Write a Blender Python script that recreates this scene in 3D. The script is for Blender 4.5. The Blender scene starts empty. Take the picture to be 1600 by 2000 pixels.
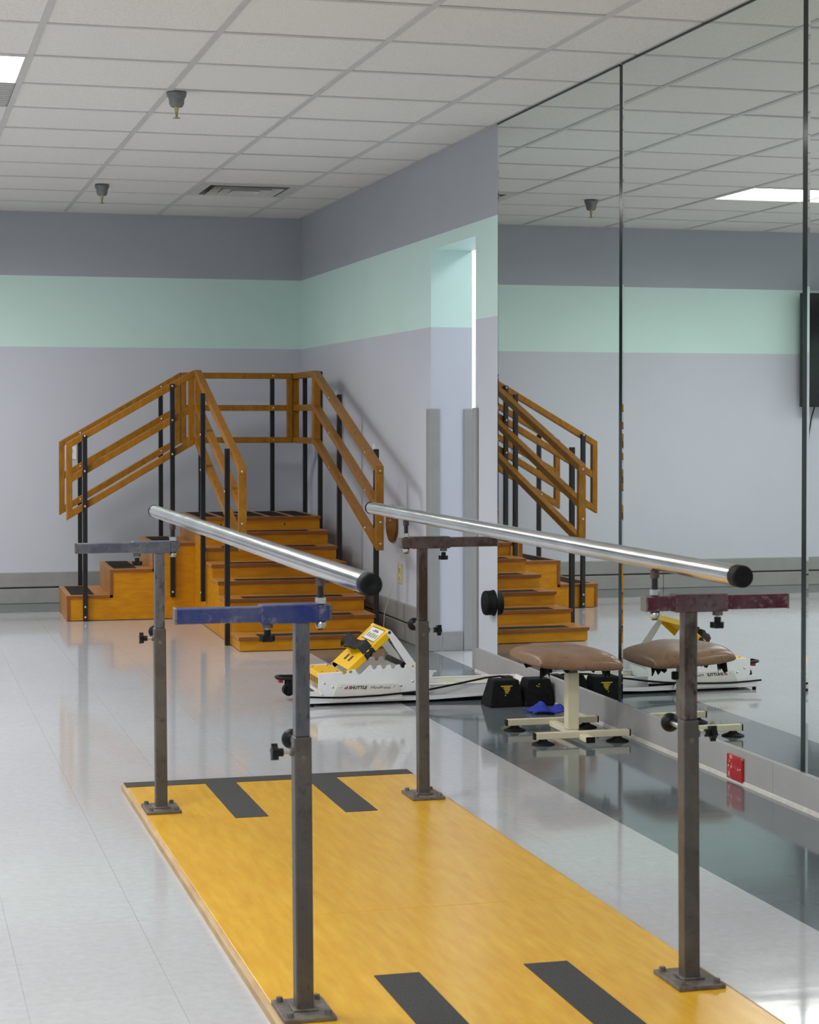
import bpy, bmesh, math, random
from mathutils import Vector, Matrix
random.seed(7)
scene = bpy.context.scene
C = scene.collection

# ------------------------------------------------------------------ camera
F_PX, CY, YAW, PITCH, CAM_H = 3783.9, 895.4, 0.2644, 0.0195, 1.1934
cam_data = bpy.data.cameras.new('camera')
cam = bpy.data.objects.new('camera', cam_data); C.objects.link(cam)
cam.location = (0, 0, CAM_H)
cam.rotation_euler = (math.pi/2 - PITCH, 0, -YAW)
cam_data.sensor_fit = 'HORIZONTAL'; cam_data.sensor_width = 36
cam_data.lens = F_PX/1600*36
cam_data.shift_y = -(1000-CY)/1600
cam_data.clip_start = 0.05; cam_data.clip_end = 60
cam_data.dof.use_dof = True; cam_data.dof.focus_distance = 8.0; cam_data.dof.aperture_fstop = 18
scene.camera = cam

# ------------------------------------------------------------------ world, exposure
world = bpy.data.worlds.new('world'); scene.world = world
world.use_nodes = True
world.node_tree.nodes['Background'].inputs[0].default_value = (0.5, 0.52, 0.55, 1)
world.node_tree.nodes['Background'].inputs[1].default_value = 0.05
vs = scene.view_settings
vs.view_transform = 'Standard'; vs.look = 'None'; vs.gamma = 1.0; vs.use_curve_mapping = False
vs.exposure = 0.0
LAMP = 4.0            # radiance of the ceiling light lenses
LAMP_W = 39.0         # watts of each ceiling light
LAMP_SPREAD = math.radians(168)
LAMP_COL = (1.0, 0.985, 0.96)

# ------------------------------------------------------------------ room numbers (metres)
XR, YB, ZC = 2.7214, 12.849, 2.554       # mirror wall, back wall, ceiling
XL, YF = -5.2, -4.0                      # far side of the room and the wall behind the camera
Z_TOP, Z_BOT = 2.139, 1.676              # painted mint band
T2 = 0.6096; GX0, GY0 = 0.53, 6.7654     # ceiling grid
T1 = 0.3048; FX0 = 0.2645                # floor tiles
D0, D1, DH = 8.845, 9.628, 2.073         # doorway
XW = 2.943                               # back face of mirror wall at the doorway

# ------------------------------------------------------------------ helpers
def link(o, parent=None):
    C.objects.link(o)
    if parent is not None: o.parent = parent
    return o
def root_empty(name, loc=(0,0,0), rz=0):
    o = bpy.data.objects.new(name, None); o.empty_display_size = .05
    o.location = loc; o.rotation_euler = (0,0,rz); C.objects.link(o); return o
def tag(o, label=None, cat=None, group=None, kind=None):
    if label: o['label'] = label
    if cat: o['category'] = cat
    if group: o['group'] = group
    if kind: o['kind'] = kind
    return o
class MB:
    """collects geometry, builds one mesh object"""
    def __init__(s, off=(0,0,0)):
        s.v=[]; s.f=[]; s.sm=[]; s.off=Vector(off)
    def add(s, vs_, fs, smooth=False):
        b=len(s.v); s.v += [tuple(Vector(p)-s.off) for p in vs_]
        s.f += [tuple(i+b for i in f) for f in fs]; s.sm += [smooth]*len(fs); return s
    def box(s, x0,x1,y0,y1,z0,z1):
        vs_=[(x0,y0,z0),(x1,y0,z0),(x1,y1,z0),(x0,y1,z0),(x0,y0,z1),(x1,y0,z1),(x1,y1,z1),(x0,y1,z1)]
        return s.add(vs_,[(0,3,2,1),(4,5,6,7),(0,1,5,4),(1,2,6,5),(2,3,7,6),(3,0,4,7)])
    def cbox(s, c, d): return s.box(c[0]-d[0]/2,c[0]+d[0]/2,c[1]-d[1]/2,c[1]+d[1]/2,c[2]-d[2]/2,c[2]+d[2]/2)
    def prism(s, poly, axis, a0, a1):
        """2D polygon extruded along axis 'x'|'y'|'z' from a0 to a1"""
        def P(p,a):
            if axis=='x': return (a,p[0],p[1])
            if axis=='y': return (p[0],a,p[1])
            return (p[0],p[1],a)
        n=len(poly)
        vs_=[P(p,a0) for p in poly]+[P(p,a1) for p in poly]
        return s.add(vs_,[tuple(range(n)),tuple(range(2*n-1,n-1,-1))]+[(i,i+n,(i+1)%n+n,(i+1)%n) for i in range(n)])
    def cyl(s, p0, p1, r0, r1=None, n=16, caps=True, smooth=True):
        r1 = r0 if r1 is None else r1
        p0=Vector(p0);p1=Vector(p1);d=(p1-p0).normalized()
        a=d.orthogonal().normalized();b=d.cross(a)
        vs_=[]
        for p,r in ((p0,r0),(p1,r1)):
            for i in range(n):
                t=2*math.pi*i/n; vs_.append(p+a*(r*math.cos(t))+b*(r*math.sin(t)))
        s.add(vs_,[(i,(i+1)%n,(i+1)%n+n,i+n) for i in range(n)],smooth)
        if caps:
            s.add(vs_[:n],[tuple(range(n-1,-1,-1))]); s.add(vs_[n:],[tuple(range(n))])
        return s
    def lathe(s, prof, c, axis=(0,0,1), n=24, smooth=True):
        """prof: list of (r, h) along axis from point c"""
        c=Vector(c);d=Vector(axis).normalized();a=d.orthogonal().normalized();b=d.cross(a)
        vs_=[];fs=[]
        for r,h in prof:
            for i in range(n):
                t=2*math.pi*i/n; vs_.append(c+d*h+a*(max(r,1e-5)*math.cos(t))+b*(max(r,1e-5)*math.sin(t)))
        for k in range(len(prof)-1):
            for i in range(n): fs.append((k*n+i,k*n+(i+1)%n,(k+1)*n+(i+1)%n,(k+1)*n+i))
        return s.add(vs_,fs,smooth)
    def tube(s, pts, r, n=8, smooth=True):
        pts=[Vector(p) for p in pts]; vs_=[];fs=[]
        up=Vector((0,0,1))
        for i,p in enumerate(pts):
            d=(pts[min(i+1,len(pts)-1)]-pts[max(i-1,0)]).normalized()
            a=d.cross(up)
            if a.length<1e-3: a=d.cross(Vector((1,0,0)))
            a.normalize(); b=a.cross(d)
            for k in range(n):
                t=2*math.pi*k/n; vs_.append(p+a*(r*math.cos(t))+b*(r*math.sin(t)))
        for i in range(len(pts)-1):
            for k in range(n): fs.append((i*n+k,i*n+(k+1)%n,(i+1)*n+(k+1)%n,(i+1)*n+k))
        s.add(vs_,fs,smooth)
        s.add(vs_[:n],[tuple(range(n-1,-1,-1))]); s.add(vs_[-n:],[tuple(range(n))]); return s
    def bar(s, p0, p1, w, h, up=(0,0,1)):
        """rectangular bar between two points, w sideways, h along up"""
        p0=Vector(p0);p1=Vector(p1);d=(p1-p0).normalized();a=d.cross(Vector(up)).normalized();b=a.cross(d)
        vs_=[]
        for p in (p0,p1):
            for i,j in ((-1,-1),(1,-1),(1,1),(-1,1)): vs_.append(p+a*(w/2*i)+b*(h/2*j))
        return s.add(vs_,[(3,2,1,0),(4,5,6,7),(0,1,5,4),(1,2,6,5),(2,3,7,6),(3,0,4,7)])
    def mesh(s, name):
        me=bpy.data.meshes.new(name); me.from_pydata(s.v,[],s.f); me.update()
        me.polygons.foreach_set('use_smooth', s.sm)
        bm=bmesh.new(); bm.from_mesh(me)
        bmesh.ops.recalc_face_normals(bm, faces=bm.faces); bm.to_mesh(me); bm.free()
        return me
    def build(s, name, mat, parent=None, bevel=0, seg=2):
        me=s.mesh(name)
        if mat: me.materials.append(mat)
        o=bpy.data.objects.new(name,me); link(o,parent)
        if bevel:
            m=o.modifiers.new('bevel','BEVEL'); m.width=bevel; m.segments=seg; m.limit_method='ANGLE'; m.angle_limit=math.radians(40)
        return o
def inst(name, me, loc, parent=None, rz=0):
    o=bpy.data.objects.new(name,me); o.location=loc; o.rotation_euler=(0,0,rz); return link(o,parent)

# ------------------------------------------------------------------ materials
def srgb(r,g,b):
    f=lambda c:(c/255/12.92) if c/255<=.04045 else ((c/255+.055)/1.055)**2.4
    return (f(r),f(g),f(b),1)
class NT:
    def __init__(s,name):
        s.m=bpy.data.materials.new(name); s.m.use_nodes=True; s.t=s.m.node_tree
        s.b=s.t.nodes['Principled BSDF']
    def n(s,typ,**kw):
        nd=s.t.nodes.new(typ)
        for k,v in kw.items(): setattr(nd,k,v)
        return nd
    def l(s,a,b): s.t.links.new(a,b)
    def coord(s, scale=(1,1,1), world_pos=False, rot=(0,0,0)):
        mp=s.n('ShaderNodeMapping'); mp.inputs['Scale'].default_value=scale; mp.inputs['Rotation'].default_value=rot
        if world_pos: s.l(s.n('ShaderNodeNewGeometry').outputs['Position'],mp.inputs[0])
        else: s.l(s.n('ShaderNodeTexCoord').outputs['Object'],mp.inputs[0])
        return mp.outputs[0]
    def noise(s, vec, scale, detail=3, rough=.55):
        nz=s.n('ShaderNodeTexNoise'); nz.inputs['Scale'].default_value=scale; nz.inputs['Detail'].default_value=detail
        nz.inputs['Roughness'].default_value=rough; s.l(vec,nz.inputs['Vector']); return nz.outputs['Fac']
    def ramp(s, fac, stops, interp='LINEAR'):
        r=s.n('ShaderNodeValToRGB'); cr=r.color_ramp; cr.interpolation=interp
        while len(cr.elements)<len(stops): cr.elements.new(.5)
        for e,(p,c) in zip(cr.elements,stops): e.position=p; e.color=c if len(c)==4 else (*c,1)
        s.l(fac,r.inputs[0]); return r.outputs[0]
    def mix(s, fac, a, b, blend='MIX'):
        m=s.n('ShaderNodeMix',data_type='RGBA',blend_type=blend)
        for i,v in ((0,fac),(6,a),(7,b)):
            if hasattr(v,'is_linked'): s.l(v,m.inputs[i])
            else: m.inputs[i].default_value=v if i else float(v)
        return m.outputs[2]
    def math(s, op, a, b=0):
        m=s.n('ShaderNodeMath',operation=op)
        for i,v in ((0,a),(1,b)):
            if hasattr(v,'is_linked'): s.l(v,m.inputs[i])
            else: m.inputs[i].default_value=v
        return m.outputs[0]
    def bump(s, h, strength=.1, dist=.01):
        b=s.n('ShaderNodeBump'); b.inputs['Strength'].default_value=strength; b.inputs['Distance'].default_value=dist
        s.l(h,b.inputs['Height']); s.l(b.outputs[0],s.b.inputs['Normal'])
    def set(s, **kw):
        for k,v in kw.items():
            k={'rough':'Roughness','metal':'Metallic','col':'Base Color','spec':'Specular IOR Level','coat':'Coat Weight','coatr':'Coat Roughness'}[k]
            if hasattr(v,'is_linked'): s.l(v,s.b.inputs[k])
            else: s.b.inputs[k].default_value=v
        return s
def scale_col(c,k): return (min(c[0]*k,1),min(c[1]*k,1),min(c[2]*k,1),1)
def simple(name, col, rough=.5, metal=0, var=.12, scale=12, bump=0, bscale=80, spec=.5, stretch=(1,1,1)):
    n=NT(name); v=n.coord(stretch); f=n.noise(v,scale)
    n.set(col=n.ramp(f,[(.3,scale_col(col,1-var)),(.7,scale_col(col,1+var))]),rough=rough,metal=metal,spec=spec)
    if bump: n.bump(n.noise(v,bscale,2),bump,.004)
    return n.m

LAV = srgb(203,207,217); MINT = srgb(212,240,233); GREY = srgb(176,180,188)
def wall_mat():
    n=NT('banded_wall_paint')
    sep=n.n('ShaderNodeSeparateXYZ'); n.l(n.n('ShaderNodeNewGeometry').outputs['Position'],sep.inputs[0])
    z=sep.outputs['Z']
    inband=n.math('MULTIPLY',n.math('GREATER_THAN',z,Z_BOT),n.math('LESS_THAN',z,Z_TOP))
    v=n.coord((1,1,1),True)
    lav=n.ramp(n.noise(v,1.3,3),[(.3,scale_col(LAV,.97)),(.7,scale_col(LAV,1.02))])
    mint=n.ramp(n.noise(v,1.7,3),[(.3,scale_col(MINT,.97)),(.7,scale_col(MINT,1.02))])
    grey=n.ramp(n.noise(v,1.5,3),[(.3,scale_col(GREY,.97)),(.7,scale_col(GREY,1.02))])
    low=n.mix(n.math('GREATER_THAN',z,Z_TOP),lav,grey)
    n.set(col=n.mix(inband,low,mint),rough=.55,spec=.35)
    n.bump(n.noise(v,160,2),.12,.002); return n.m
M={}
M['wall']=wall_mat()
def floor_mat(name,col,col2,rough,spec):
    n=NT(name); v=n.coord((1,1,1),True)
    rnd=n.n('ShaderNodeObjectInfo').outputs['Random']
    base=n.ramp(n.noise(v,38,4,.7),[(.32,scale_col(col,.93)),(.68,scale_col(col,1.05))])
    marble=n.ramp(n.noise(n.coord((1,.35,1),True),7,4),[(.35,(0,0,0,1)),(.75,(1,1,1,1))])
    c=n.mix(n.math('MULTIPLY',marble,.35),base,col2)
    c=n.mix(n.math('MULTIPLY',rnd,.05),c,(.3,.3,.3,1))
    n.set(col=c,spec=spec)
    # mop streaks in the polish
    st=n.noise(n.coord((2.2,14,1),True,rot=(0,0,.12)),1.6,5,.65)
    n.set(rough=n.ramp(st,[(.3,(rough*.75,)*3),(.75,(rough*1.5,)*3)]))
    hb=n.math('ADD',n.math('MULTIPLY',n.noise(n.coord((1,1,1),True),5,2),1.0),n.math('MULTIPLY',n.noise(n.coord((1.5,16,1),True,rot=(0,0,.12)),1.5,3),.22))
    n.bump(hb,.035,.004); return n.m
M['tile']=floor_mat('pale_grey_vinyl_tile',srgb(186,188,192),srgb(180,179,178),.07,.75)
M['tile_dark']=floor_mat('slate_vinyl_tile',srgb(100,110,115),srgb(84,94,98),.07,.75)
M['grout']=simple('tile_bed',srgb(168,168,168),.8)
def ceil_mat():
    n=NT('mineral_fibre_tile'); v=n.coord((1,1,1),True)
    rnd=n.n('ShaderNodeObjectInfo').outputs['Random']
    base=n.ramp(n.noise(v,220,3,.7),[(.36,srgb(216,213,208)),(.5,srgb(241,239,235))])
    n.set(col=n.mix(n.math('MULTIPLY',rnd,.12),base,srgb(222,220,218)),rough=.9,spec=.2)
    n.bump(n.noise(v,260,2),.3,.003); return n.m
M['ceil']=ceil_mat()
M['tbar']=simple('ceiling_grid_steel',srgb(206,205,203),.5,0,.03)
M['plenum']=simple('ceiling_void',srgb(60,60,60),.9)
def emit_mat(name,col,strength):
    n=NT(name); n.b.inputs['Base Color'].default_value=(.9,.9,.9,1)
    n.b.inputs['Emission Color'].default_value=(*col,1); n.b.inputs['Emission Strength'].default_value=strength; return n.m
M['lens']=emit_mat('ceiling_light_lens',LAMP_COL,LAMP)
M['lens_corr']=emit_mat('corridor_light_lens',(.93,.97,1.0),5)
M['white']=simple('white_enamel',srgb(240,241,243),.35,0,.03)
M['white_wall']=simple('white_wall_paint',srgb(225,228,232),.6,0,.02)
M['base']=simple('grey_rubber_base',srgb(152,152,150),.55,0,.08,6,.1,60)
M['base_dark']=simple('rubber_joint',srgb(60,62,62),.7)
M['kick']=simple('grey_kick_board',srgb(163,162,162),.55,0,.06,5,.12,50)
M['caulk']=simple('pale_caulk',srgb(196,194,186),.6,0,.1,20)
M['guard']=simple('grey_corner_guard',srgb(156,157,156),.5,0,.03)
def mirror_mat():
    n=NT('silvered_glass'); v=n.coord((1,1,1),True)
    # faint wiping haze on the glass
    h=n.noise(n.coord((1,.6,2.5),True),2.2,5,.6)
    n.set(col=srgb(236,243,240),metal=1.0,rough=n.ramp(h,[(.4,(.0,)*3),(.8,(.02,)*3)])); return n.m
M['mirror']=mirror_mat()
M['glass_edge']=simple('dark_green_glass_edge',srgb(24,38,36),.12,0,.3,8)
M['gap']=simple('mirror_gap',srgb(18,24,24),.4,0,.1)
def plywood(name,col,dark,rough=.32,grain=(1,1,1),gs=9,lo=.3,hi=.72,spec=.5):
    n=NT(name); v=n.coord(grain); f=n.noise(v,gs,5,.62)
    big=n.noise(n.coord((1,1,1)),2.3,3)
    c=n.ramp(f,[(lo,dark),(hi,col)])
    c=n.mix(n.math('MULTIPLY',n.ramp(big,[(.35,(0,0,0,1)),(.7,(1,1,1,1))]),.35),c,scale_col(dark,1.0))
    n.set(col=c,rough=rough,spec=spec); n.bump(f,.05,.003); return n.m
M['board']=plywood('varnished_yellow_plywood',srgb(222,177,54),srgb(204,151,33),.24,(9,1.2,1),5)
M['ply']=plywood('amber_plywood',srgb(206,143,4),srgb(178,114,2),.4,(1.5,1.5,7),6,spec=.3)
M['ply_edge']=plywood('amber_plywood_edge',srgb(150,88,14),srgb(112,60,8),.5,(3,3,30),6)
M['tread']=plywood('worn_amber_tread',srgb(196,138,66),srgb(160,104,36),.4,(1.5,6,1),6)
M['rail_wood']=plywood('amber_hardwood_rail',srgb(168,114,12),srgb(128,80,3),.38,(6,6,2),6,spec=.35)
M['raw_wood']=plywood('raw_wood_edge',srgb(198,172,130),srgb(160,130,92),.6,(20,1.2,4),5)
M['disc_wood']=plywood('dark_stained_wood',srgb(150,102,36),srgb(104,66,20),.35,(2,2,14),4)
M['grit']=simple('charcoal_grit_tape',srgb(62,62,62),.85,0,.25,160,.4,300,.3)
M['grit_stair']=simple('grey_grit_tape',srgb(54,52,48),.95,0,.2,120,.4,300,.1)
M['black_steel']=simple('black_painted_steel',srgb(12,12,14),.35,0,.2,30)
M['bolt']=simple('zinc_bolt',srgb(190,190,188),.3,1,.1)
M['brass']=simple('brass',srgb(172,160,118),.3,1,.1)
M['gold_screw']=simple('brass_screw',srgb(210,170,70),.25,1,.1)
def chrome_mat():
    n=NT('polished_stainless'); v=n.coord((60,2,60)); f=n.noise(v,6,3)
    n.set(col=n.ramp(n.noise(n.coord((1,1,1)),5,3),[(.3,srgb(196,196,194)),(.7,srgb(222,222,222))]),metal=1.0,rough=n.ramp(f,[(.3,(.16,)*3),(.7,(.25,)*3)])); return n.m
M['chrome']=chrome_mat()
def worn(name,a,b,c,scale,metal,rough,lo=.42,hi=.6,stretch=(1,1,1)):
    n=NT(name); v=n.coord(stretch)
    f=n.noise(v,scale,5,.7); g=n.noise(v,scale*6,3,.7)
    col=n.ramp(f,[(lo,a),(hi,b)]); col=n.mix(n.ramp(g,[(.55,(0,0,0,1)),(.72,(1,1,1,1))]),col,c)
    n.set(col=col,metal=metal,rough=rough); n.bump(g,.12,.002); return n.m
M['post']=worn('grey_brown_powder_coat',srgb(78,74,70),srgb(90,86,80),srgb(68,62,56),8,.3,.42)
M['plate']=worn('dirty_steel_plate',srgb(92,86,80),srgb(118,112,106),srgb(70,62,54),14,.4,.5)
M['galv']=worn('scuffed_galvanised_tube',srgb(98,97,100),srgb(126,125,128),srgb(74,68,70),12,.85,.34,.4,.65,(1,1,.3))
M['galv_rust']=worn('rusted_galvanised_tube',srgb(112,104,100),srgb(72,58,50),srgb(54,42,36),9,.7,.42,.42,.56,(1,1,.5))
M['rust_arm']=worn('rusty_steel_arm',srgb(98,86,84),srgb(72,54,50),srgb(112,92,84),14,.6,.45)
M['blue_arm']=worn('blue_worn_steel_arm',srgb(40,54,118),srgb(98,102,122),srgb(128,128,138),5,.55,.36,.42,.72)
M['blue_grey_arm']=worn('blue_grey_worn_arm',srgb(92,94,110),srgb(116,118,126),srgb(76,76,96),9,.75,.36)
M['maroon_arm']=worn('maroon_worn_arm',srgb(84,30,46),srgb(92,62,70),srgb(140,118,118),10,.5,.42,.45,.62)
M['maroon_sleeve']=worn('grey_maroon_sleeve',srgb(100,72,74),srgb(112,98,98),srgb(84,44,46),12,.6,.42)
M['rubber']=simple('black_rubber',srgb(12,12,13),.6,0,.2,30,.1,100,.2)
M['plastic']=simple('black_plastic',srgb(13,13,14),.42,0,.15,30,0,80,.25)
M['wedge']=simple('black_carpeted_block',srgb(26,26,28),.9,0,.4,60,.6,160,.2)
M['yellow_print']=simple('yellow_print',srgb(216,188,40),.6,0,.2,40)
M['yellow']=simple('yellow_powder_coat',srgb(244,192,8),.3,0,.03,6)
M['decal']=simple('off_white_decal',srgb(222,220,214),.45,0,.04,9)
M['ink']=simple('black_ink',srgb(34,34,38),.5,0,.05)
M['red_ink']=simple('red_ink',srgb(176,40,44),.5,0,.05)
M['strap']=simple('black_hook_and_loop',srgb(40,40,42),.8,0,.25,40,.4,200,.3)
M['slot']=simple('slot_shadow',srgb(60,48,24),.7,0,.1)
M['vinyl']=worn('brown_cracked_vinyl',srgb(128,96,72),srgb(146,112,86),srgb(104,76,56),7,0,.34,.4,.66)
M['cream']=simple('cream_enamel',srgb(222,214,184),.35,0,.05,10)
M['cloth_blue']=simple('royal_blue_microfibre',srgb(52,62,158),.9,0,.15,30,.3,200,.2)
M['torn']=simple('torn_dark_lining',srgb(30,26,24),.9,0,.3,30)
M['red_plate']=worn('chipped_red_paint',srgb(168,18,24),srgb(178,24,30),srgb(220,190,170),7,0,.4,.4,.6)
M['ivory']=simple('ivory_plastic',srgb(214,204,150),.4,0,.03)
M['dark_slot']=simple('outlet_slot',srgb(52,48,36),.6)
M['sprk']=worn('grey_primered_cup',srgb(112,114,114),srgb(134,136,134),srgb(92,94,94),30,.3,.45)
M['vent']=simple('white_painted_vent',srgb(204,203,198),.5,0,.03)
M['vent_dark']=simple('dark_vent_throat',srgb(120,118,104),.8,0,.2,40)  # throat and damper coloured darker than the vent frame
M['tv']=simple('black_tv_bezel',srgb(12,12,14),.25,0,.1)
M['screen']=simple('black_screen',srgb(6,6,8),.08,0,.1)
M['wire']=simple('pale_wire',srgb(190,184,170),.5)

# ================================================================== STRUCTURE
# ---- floor: bed, counted tiles where the floor is in view, the rest as one part
fl=MB().box(XL-.2,XR+2.6,YF-.2,YB+.2,-.1,-.004).build('floor',M['grout']); tag(fl,kind='structure',label='shiny pale grey vinyl tile floor with a slate border')
g=.0005
tm=MB().box(g/2,T1-g/2,g/2,T1-g/2,-.004,0).mesh('tile'); tm.materials.append(M['tile'])
td=MB().box(g/2,T1-g/2,g/2,T1-g/2,-.004,0).mesh('border_tile'); td.materials.append(M['tile_dark'])
XS=2.1012; YS=12.2298                    # inner edges of the slate border
NX=6                                     # tile columns between FX0 and the border
cols=[FX0+i*(XS-FX0)/NX for i in range(NX)]
stuff=MB(); stuffd=MB()
ny_top=int((YS-YF)/T1)
for i in range(-19,NX):
    x=XS-(NX-i)*T1
    if x<XL: continue
    for j in range(ny_top):
        y=YS-(j+1)*T1
        if -1<=i and 3.1<y and x>0.056*y-.45:
            inst('tile',tm,(x,y,0),fl)
        else: stuff.box(x+g/2,x+T1-g/2,y+g/2,y+T1-g/2,-.004,0)
for j in range(int((YB-YF)/T1)):
    y=YB-.0096-(j+1)*T1
    for i in range(2):
        x=XS+i*T1
        if y>4.2: inst('border_tile',td,(x,y,0),fl)
        else: stuffd.box(x+g/2,x+T1-g/2,y+g/2,y+T1-g/2,-.004,0)
for i in range(1,24):
    x=XS-i*T1
    for j in range(2):
        y=YS+j*T1
        if i<8: inst('border_tile',td,(x,y,0),fl)
        else: stuffd.box(x+g/2,x+T1-g/2,y+g/2,y+T1-g/2,-.004,0)
stuffd.box(XS+2*T1,XR+.01,YF,YB,-.004,-.0002); stuffd.box(XL,XR,YS+2*T1,YB+.01,-.004,-.0002)
tag(stuff.build('far_tiles',M['tile'],fl),kind='stuff'); tag(stuffd.build('far_border_tiles',M['tile_dark'],fl),kind='stuff')
MB().box(XR+.01,XR+2.4,D0-1.6,D1+2.2,-.004,0).build('doorway_flooring',M['tile'],fl)

# ---- walls
def struct(name,mb,mat,label,bevel=0):
    return tag(mb.build(name,mat,None,bevel),kind='structure',label=label)
struct('wall_back',MB().box(XL-.2,XR+.3,YB,YB+.15,-.02,ZC+.15),M['wall'],'grey lavender back wall with a wide mint band')
w=MB(); w.box(XR,XW,D1,YB,-.02,ZC+.15); w.box(XR,XW,D0,D1,DH,ZC+.15); w.box(XR,XW,YF,D0,-.02,ZC+.15)
struct('wall_right',w,M['wall'],'grey lavender side wall with mint band and a doorway')
struct('wall_left',MB().box(XL-.15,XL,YF-.15,YB,-.02,ZC+.15),M['wall'],'plain banded wall on the far left of the room')
struct('wall_front',MB().box(XL,XW,YF-.15,YF,-.02,ZC+.15),M['wall'],'plain banded wall behind the viewer')
cw=MB(); cw.box(XW,XW+2.2,D1+2.0,D1+2.1,-.02,2.7); cw.box(XW+2.1,XW+2.2,D0-1.5,D1+2,-.02,2.7); cw.box(XW,XW+2.2,D0-1.6,D0-1.5,-.02,2.7)
struct('wall_corridor',cw,M['white_wall'],'bright white wall seen through the doorway')
struct('ceiling_corridor',MB().box(XW,XW+2.2,D0-1.6,D1+2.1,2.6,2.7),M['white_wall'],'white ceiling of the side corridor')

# ---- baseboards
def baseboard(name,along,a0,a1,pos,sgn,label):
    o=root_empty(name); tag(o,kind='structure',label=label)
    for z0,z1,t,nm,mt in ((.108,.203,.018,'upper_course',M['base']),(.0,.098,.014,'lower_course',M['base']),(.096,.11,.006,'joint',M['base_dark'])):
        q0,q1=sorted((pos,pos+sgn*t))
        if nm=='joint': 
            (MB().box(a0,a1,q0,q1,z0,z1) if along=='x' else MB().box(q0,q1,a0,a1,z0,z1)).build(nm,mt,o); continue
        n=max(1,round((a1-a0)/1.22)); L=(a1-a0)/n
        for i in range(n):
            s0,s1=a0+i*L+.001,a0+(i+1)*L-.001
            (MB().box(s0,s1,q0,q1,z0,z1) if along=='x' else MB().box(q0,q1,s0,s1,z0,z1)).build(nm,mt,o,.004)
    return o
baseboard('baseboard_back','x',XL,XR,YB,-1,'two-course grey rubber base along the back wall')
baseboard('baseboard_right','y',D1+.07,YB-.02,XR,-1,'two-course grey rubber base between stairs and doorway')
kb=root_empty('baseboard_mirror'); tag(kb,kind='structure',label='low grey kick board under the mirrors')
ys=[D0-.05,6.95,5.6,4.1,2.6,1.0,-.6,-2.2,YF]
for a,b in zip(ys[1:],ys[:-1]):
    MB().box(XR-.014,XR,a+.0006,b-.0006,.006,.113).build('kick_board',M['kick'],kb,.002)
MB().prism([(XR-.014,.013),(XR-.018,.010),(XR-.0215,.0),(XR,.0),(XR,.013)],'y',YF,D0-.05).build('caulk_bead',M['caulk'],kb)
jb=MB(); jb.box(XR+.06,XW-.05,D1-.012,D1,0,.1)
jb=jb.build('baseboard_doorway',M['base'],None,.003); tag(jb,kind='structure',label='grey rubber base on the doorway reveal')

# ---- corner guards at the doorway
def guard(name,xc,yc,dx,dy,label,lx=.046,ly=.06,t=.01):
    # legs wrap an outside corner at (xc,yc); dx,dy point into the wall body
    poly=[(xc-dx*t,yc-dy*t),(xc+dx*lx,yc-dy*t),(xc+dx*lx,yc-.0005*dy),(xc-.0005*dx,yc-.0005*dy),(xc-.0005*dx,yc+dy*ly),(xc-dx*t,yc+dy*ly)]
    o=MB().prism(poly,'z',.0,1.255).build(name,M['guard'],None,.003); return tag(o,kind='structure',label=label)
guard('trim_1',XR,D1,1,1,'grey corner guard on the far edge of the doorway')
guard('trim_2',XW,D1,-1,1,'grey corner guard on the inner edge of the doorway reveal')
guard('trim_3',XR,D0,1,-1,'pale grey corner guard on the doorway edge beside the mirror',ly=.05,t=.013)

# ---- ceiling
ce=MB().box(XL-.2,XR+.3,YF-.2,YB+.2,ZC+.07,ZC+.12).build('ceiling',M['plenum']); tag(ce,kind='structure',label='suspended ceiling of square white mineral tiles')
xi=[GX0+(i)*T2 for i in range(-9,4)]; yi=[GY0+j*T2 for j in range(-17,10)]
xe=[XL]+[x for x in xi if x>XL+.05]+[XR]; ye=[YF]+[y for y in yi if y>YF+.05]+[YB]
LIGHTS=[]   # (x0,x1,y0,y1)
for k in (-14,-9,-4,1,6):
    y0=GY0+k*T2
    for xa in (GX0-2*T2,GX0-8*T2): LIGHTS.append((xa,xa+2*T2,y0,y0+T2))
VENT=(GX0+2*T2,GX0+3*T2,GY0+7*T2,GY0+8*T2); RET=(GX0-T2,GX0,GY0+2*T2,GY0+3*T2)
def occupied(x,y):
    return any(a<x<b and c<y<d for a,b,c,d in LIGHTS+[VENT,RET])
ctm=MB().box(-T2/2+.003,T2/2-.003,-T2/2+.003,T2/2-.003,0,.012).mesh('ceiling_tile'); ctm.materials.append(M['ceil'])
rest=MB()
for a,b in zip(xe[:-1],xe[1:]):
    for c,d in zip(ye[:-1],ye[1:]):
        x,y=(a+b)/2,(c+d)/2
        if occupied(x,y): continue
        full=abs(b-a-T2)<.01 and abs(d-c-T2)<.01
        if x>-1.6 and y>4.3:
            if full: inst('ceiling_tile',ctm,(x,y,ZC+.003+random.uniform(0,.002)),ce)
            else: MB().box(a+.003,b-.003,c+.003,d-.003,ZC+.003,ZC+.015).build('ceiling_tile',M['ceil'],ce)
        else: rest.box(a+.003,b-.003,c+.003,d-.003,ZC+.003,ZC+.015)
tag(rest.build('far_ceiling_tiles',M['ceil'],ce),kind='stuff')
for x in xe[1:-1]:
    MB().box(x-.012,x+.012,YF,YB,ZC-.001,ZC+.004).build('main_runner',M['tbar'],ce)
for k,y in enumerate(ye[1:-1]):
    for a,b in zip(xe[:-1],xe[1:]):
        if y>4.3 and b>-1.6: MB().box(a+.012,b-.012,y-.0115,y+.0115,ZC,ZC+.004).build('cross_tee',M['tbar'],ce)
MB().box(XL,XR,YB-.02,YB,ZC,ZC+.004).build('wall_angle',M['tbar'],ce)
MB().box(XR-.02,XR,YF,YB,ZC,ZC+.004).build('wall_angle',M['tbar'],ce)

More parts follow.
